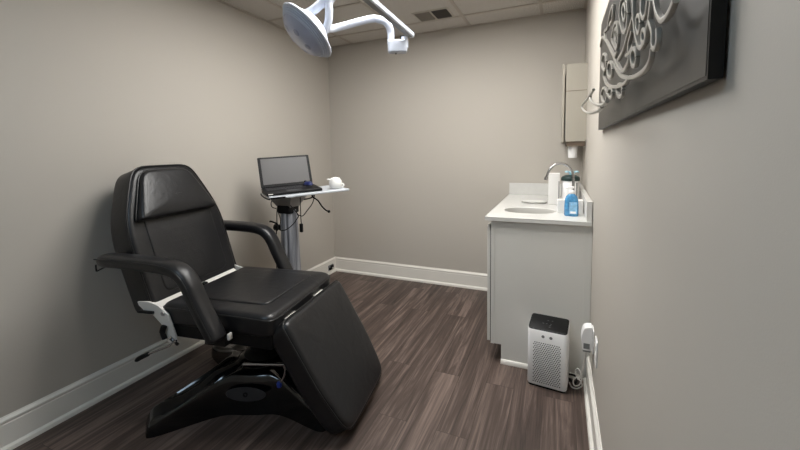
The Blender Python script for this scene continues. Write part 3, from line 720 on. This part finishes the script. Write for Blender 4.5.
# ------------------------------------------------------------------ right wall: outlet plates, plugged-in device, cord
OP = thing('wall_outlet', 'white outlet plate low on right wall beside the air purifier', 'outlet', (XR, 2.02, .36))
MB().box(-.006, 0, -.037, .037, -.060, .060).build('cover_plate', M['white'], OP, bevel=.002)
for z in (.022, -.022): MB().rbox(-.008, -.004, -.017, .017, z - .014, z + .014, .004).build('socket', M['card'], OP)
SP = thing('wall_outlet', 'white outlet plate on right wall nearest the camera', 'outlet', (XR, 1.84, .39))
MB().box(-.006, 0, -.037, .037, -.060, .060).build('cover_plate', M['white'], SP, bevel=.002)
for z in (.022, -.022): MB().rbox(-.008, -.004, -.017, .017, z - .014, z + .014, .004).build('socket', M['card'], SP)
AD = thing('plug_in_adapter', 'chunky white adapter plugged into the outlet beside the air purifier', 'adapter', (XR - .008, 2.03, .365))
am = MB(); pr = rpoly([(0, -.060), (-.042, -.060), (-.050, .0), (-.038, .058), (0, .064)], [.004, .008, .03, .035, .006])
am.prism(pr, lambda a, b, c: V((a, c, b)), -.030, .030); ado = am.build('housing', M['white'], AD, bevel=.003)
MB().box(-.038, -.010, -.0315, -.030, -.050, -.022).build('window', M['greypl'], ado, smooth=False)
MB().rbox(-.040, -.004, -.022, .022, -.072, -.060, .005).build('lower_plug', M['greypl'], AD)
cd = MB(); cd.sweep([(.143, 2.03, .294), (.138, 2.035, .25), (.132, 2.06, .19), (.124, 2.085, .13), (.112, 2.10, .085), (.098, 2.11, .120), (.110, 2.09, .150), (.128, 2.085, .110), (.116, 2.10, .055), (.094, 2.12, .035), (.088, 2.10, .075), (.106, 2.085, .105), (.130, 2.09, .065), (.112, 2.12, .022), (.092, 2.135, .010), (.080, 2.15, .008), (.070, 2.165, .020)], .0036, n=8, smooth=7)
tag(cd.build('power_cord', M['cordw'], None, angle=60), 'white power cord hanging and looped on floor beside the air purifier', 'cord')
cd = MB(); cd.sweep([(.066, 2.185, .030), (.085, 2.175, .022), (.100, 2.185, .010), (.112, 2.205, .025), (.098, 2.20, .045), (.068, 2.195, .050)], .006, n=8, smooth=7)
tag(cd.build('power_cord', M['rubber'], None, angle=60), 'short black cord curled behind the air purifier', 'cord')

# cable outlet in the left baseboard
WJ = thing('cable_outlet', 'small dark cable outlet set in the left baseboard near the corner', 'outlet', (XL + .0145, 3.315, .070))
MB().box(0, .005, -.045, .045, -.028, .028).build('plate', M['greypl'], WJ, bevel=.001)
MB().box(.005, .022, -.038, .002, -.022, .004).box(.005, .018, -.01, .036, -.004, .022).build('plug', M['black'], WJ, bevel=.002)
MB().cyl((.005, .022, -.012), (.012, .022, -.012), .008).build('jack', M['white'], WJ)

# ------------------------------------------------------------------ wall art
WA = thing('wall_art', 'dark slate wall board with raised silver scroll lettering on right wall', 'wall art', (XR, 1.20, 1.628))
wo = V((XR, 1.20, 1.628))
bdo = MB().box(-.0185, -.004, -.663, .663, -.226, .227).build('board', M['boardedge'], WA, smooth=False)
MB().box(-.0191, -.0185, -.658, .658, -.221, .222).build('face_panel', M['board'], bdo, smooth=False)
MB().sweep([(-.0194, -.50, .03), (-.0194, -.20, -.06), (-.0194, .0, -.095)], .0006, .0012, n=6).build('scratch', M['silver'], bdo)
MB().box(-.004, 0, -.4, .4, -.12, .12).build('hanger', M['black'], WA, smooth=False)
STROKES = [
 [(0.509,1.490),(0.497,1.474),(0.475,1.458),(0.458,1.454),(0.440,1.455),(0.424,1.460)],
 [(0.651,1.540),(0.641,1.510),(0.616,1.478),(0.584,1.456),(0.553,1.457),(0.534,1.476),(0.525,1.495)],
 [(0.586,1.517),(0.583,1.501),(0.568,1.489),(0.553,1.489),(0.544,1.502)],
 [(0.531,1.473),(0.512,1.455),(0.510,1.442),(0.497,1.434),(0.486,1.439),(0.489,1.453)],
 [(0.646,1.516),(0.686,1.503),(0.732,1.488),(0.788,1.484)],
 [(1.155,1.598),(1.109,1.608),(1.021,1.579),(0.888,1.520),(0.814,1.485),(0.741,1.455),(0.672,1.457),(0.677,1.482),(0.650,1.497)],
 [(0.512,1.438),(0.522,1.426),(0.558,1.421),(0.636,1.427),(0.745,1.448),(0.826,1.479),(0.845,1.496),(0.806,1.505)],
 [(0.662,1.433),(0.705,1.429),(0.817,1.440),(0.951,1.464),(1.028,1.492),(1.032,1.509)],
 [(0.948,1.592),(0.897,1.589),(0.888,1.613),(0.937,1.616),(0.969,1.605),(0.986,1.596),(1.050,1.605),(1.009,1.571)],
 [(0.698,1.471),(0.661,1.468),(0.637,1.473)],
 [(0.692,1.533),(0.700,1.516),(0.730,1.516),(0.766,1.536),(0.787,1.564),(0.777,1.582),(0.743,1.579),(0.709,1.558),(0.692,1.533)],
 [(0.715,1.544),(0.719,1.536),(0.732,1.536),(0.747,1.545),(0.756,1.557),(0.752,1.565),(0.738,1.564),(0.723,1.555),(0.715,1.544)],
 [(0.796,1.529),(0.803,1.514),(0.828,1.513),(0.858,1.528),(0.897,1.550),(0.867,1.565),(0.840,1.565),(0.811,1.549),(0.796,1.529)],
 [(0.816,1.537),(0.819,1.530),(0.830,1.530),(0.844,1.536),(0.851,1.546),(0.848,1.553),(0.836,1.553),(0.823,1.546),(0.816,1.537)],
 [(0.721,1.420),(0.729,1.413),(0.753,1.413),(0.780,1.420),(0.793,1.430),(0.784,1.437),(0.758,1.436),(0.732,1.429),(0.721,1.420)],
 [(0.957,1.442),(0.970,1.432),(1.011,1.431),(1.059,1.442),(1.083,1.458),(1.066,1.469),(1.021,1.468),(0.977,1.456),(0.957,1.442)],
 [(0.605,1.448),(0.610,1.440),(0.624,1.440),(0.641,1.447),(0.650,1.458),(0.645,1.466),(0.630,1.466),(0.613,1.458),(0.605,1.448)],
 [(0.986,1.521),(0.997,1.510),(1.033,1.512),(1.076,1.526),(1.098,1.544),(1.084,1.555),(1.044,1.552),(1.004,1.538),(0.986,1.521)],
 [(0.869,1.481),(0.879,1.472),(0.909,1.472),(0.944,1.483),(0.962,1.499),(0.951,1.509),(0.918,1.507),(0.885,1.495),(0.869,1.481)],
 [(0.853,1.433),(0.862,1.428),(0.889,1.428),(0.920,1.435),(0.935,1.444),(0.924,1.450),(0.895,1.449),(0.866,1.442),(0.853,1.433)],
 [(0.548,1.461),(0.550,1.456),(0.559,1.456),(0.568,1.460),(0.573,1.468),(0.571,1.473),(0.562,1.473),(0.553,1.468),(0.548,1.461)],
 [(0.586,1.487),(0.589,1.479),(0.598,1.479),(0.609,1.485),(0.615,1.495),(0.613,1.503),(0.603,1.503),(0.592,1.497),(0.586,1.487)],
]
TAIL = [(0.954,1.429),(1.032,1.429),(1.214,1.448),(1.454,1.486),(1.490,1.511),(1.353,1.510),(1.616,1.516),(2.050,1.530),(1.866,1.491),(1.512,1.450),(1.208,1.429),(1.070,1.428)]
def flat(p, xs):
    k = xs / .095; return V((xs, p[0] * k, 1.327 + (p[1] - 1.327) * k)) - wo
lt = MB()
for st in STROKES: lt.sweep([flat(p, .128) for p in st], 0.0046, .0042, up=(1, 0, 0), n=8, ex=3, smooth=6)
lt.sweep([flat(p, .086) for p in TAIL], .0042, .0042, up=(1, 0, 0), n=8, smooth=8)
lt.build('scroll_lettering', M['silver'], WA, angle=50)

# ------------------------------------------------------------------ world, camera
w = bpy.data.worlds.new('room_world'); SC.world = w; w.use_nodes = True
w.node_tree.nodes['Background'].inputs['Color'].default_value = (.02, .02, .02, 1)
cam = bpy.data.cameras.new('camera'); co = bpy.data.objects.new('camera', cam); COL.objects.link(co); SC.camera = co
cam.sensor_width = 36; cam.lens = 36 * 369.12 / 800; cam.shift_y = -41.8 / 800; cam.clip_start = .02
r3 = V((.91784602, .39651326, -.01832825)); u3 = V((-.01798067, .08765964, .99598819)); w3 = V((-.39652917, .91383424, -.08758762))
co.matrix_world = Matrix(((r3.x, u3.x, -w3.x, 0), (r3.y, u3.y, -w3.y, 0), (r3.z, u3.z, -w3.z, 1.327), (0, 0, 0, 1)))
SC.view_settings.view_transform = 'Standard'; SC.view_settings.look = 'None'; SC.view_settings.gamma = 1.0; SC.view_settings.exposure = 0.0
SC.view_settings.use_curve_mapping = False
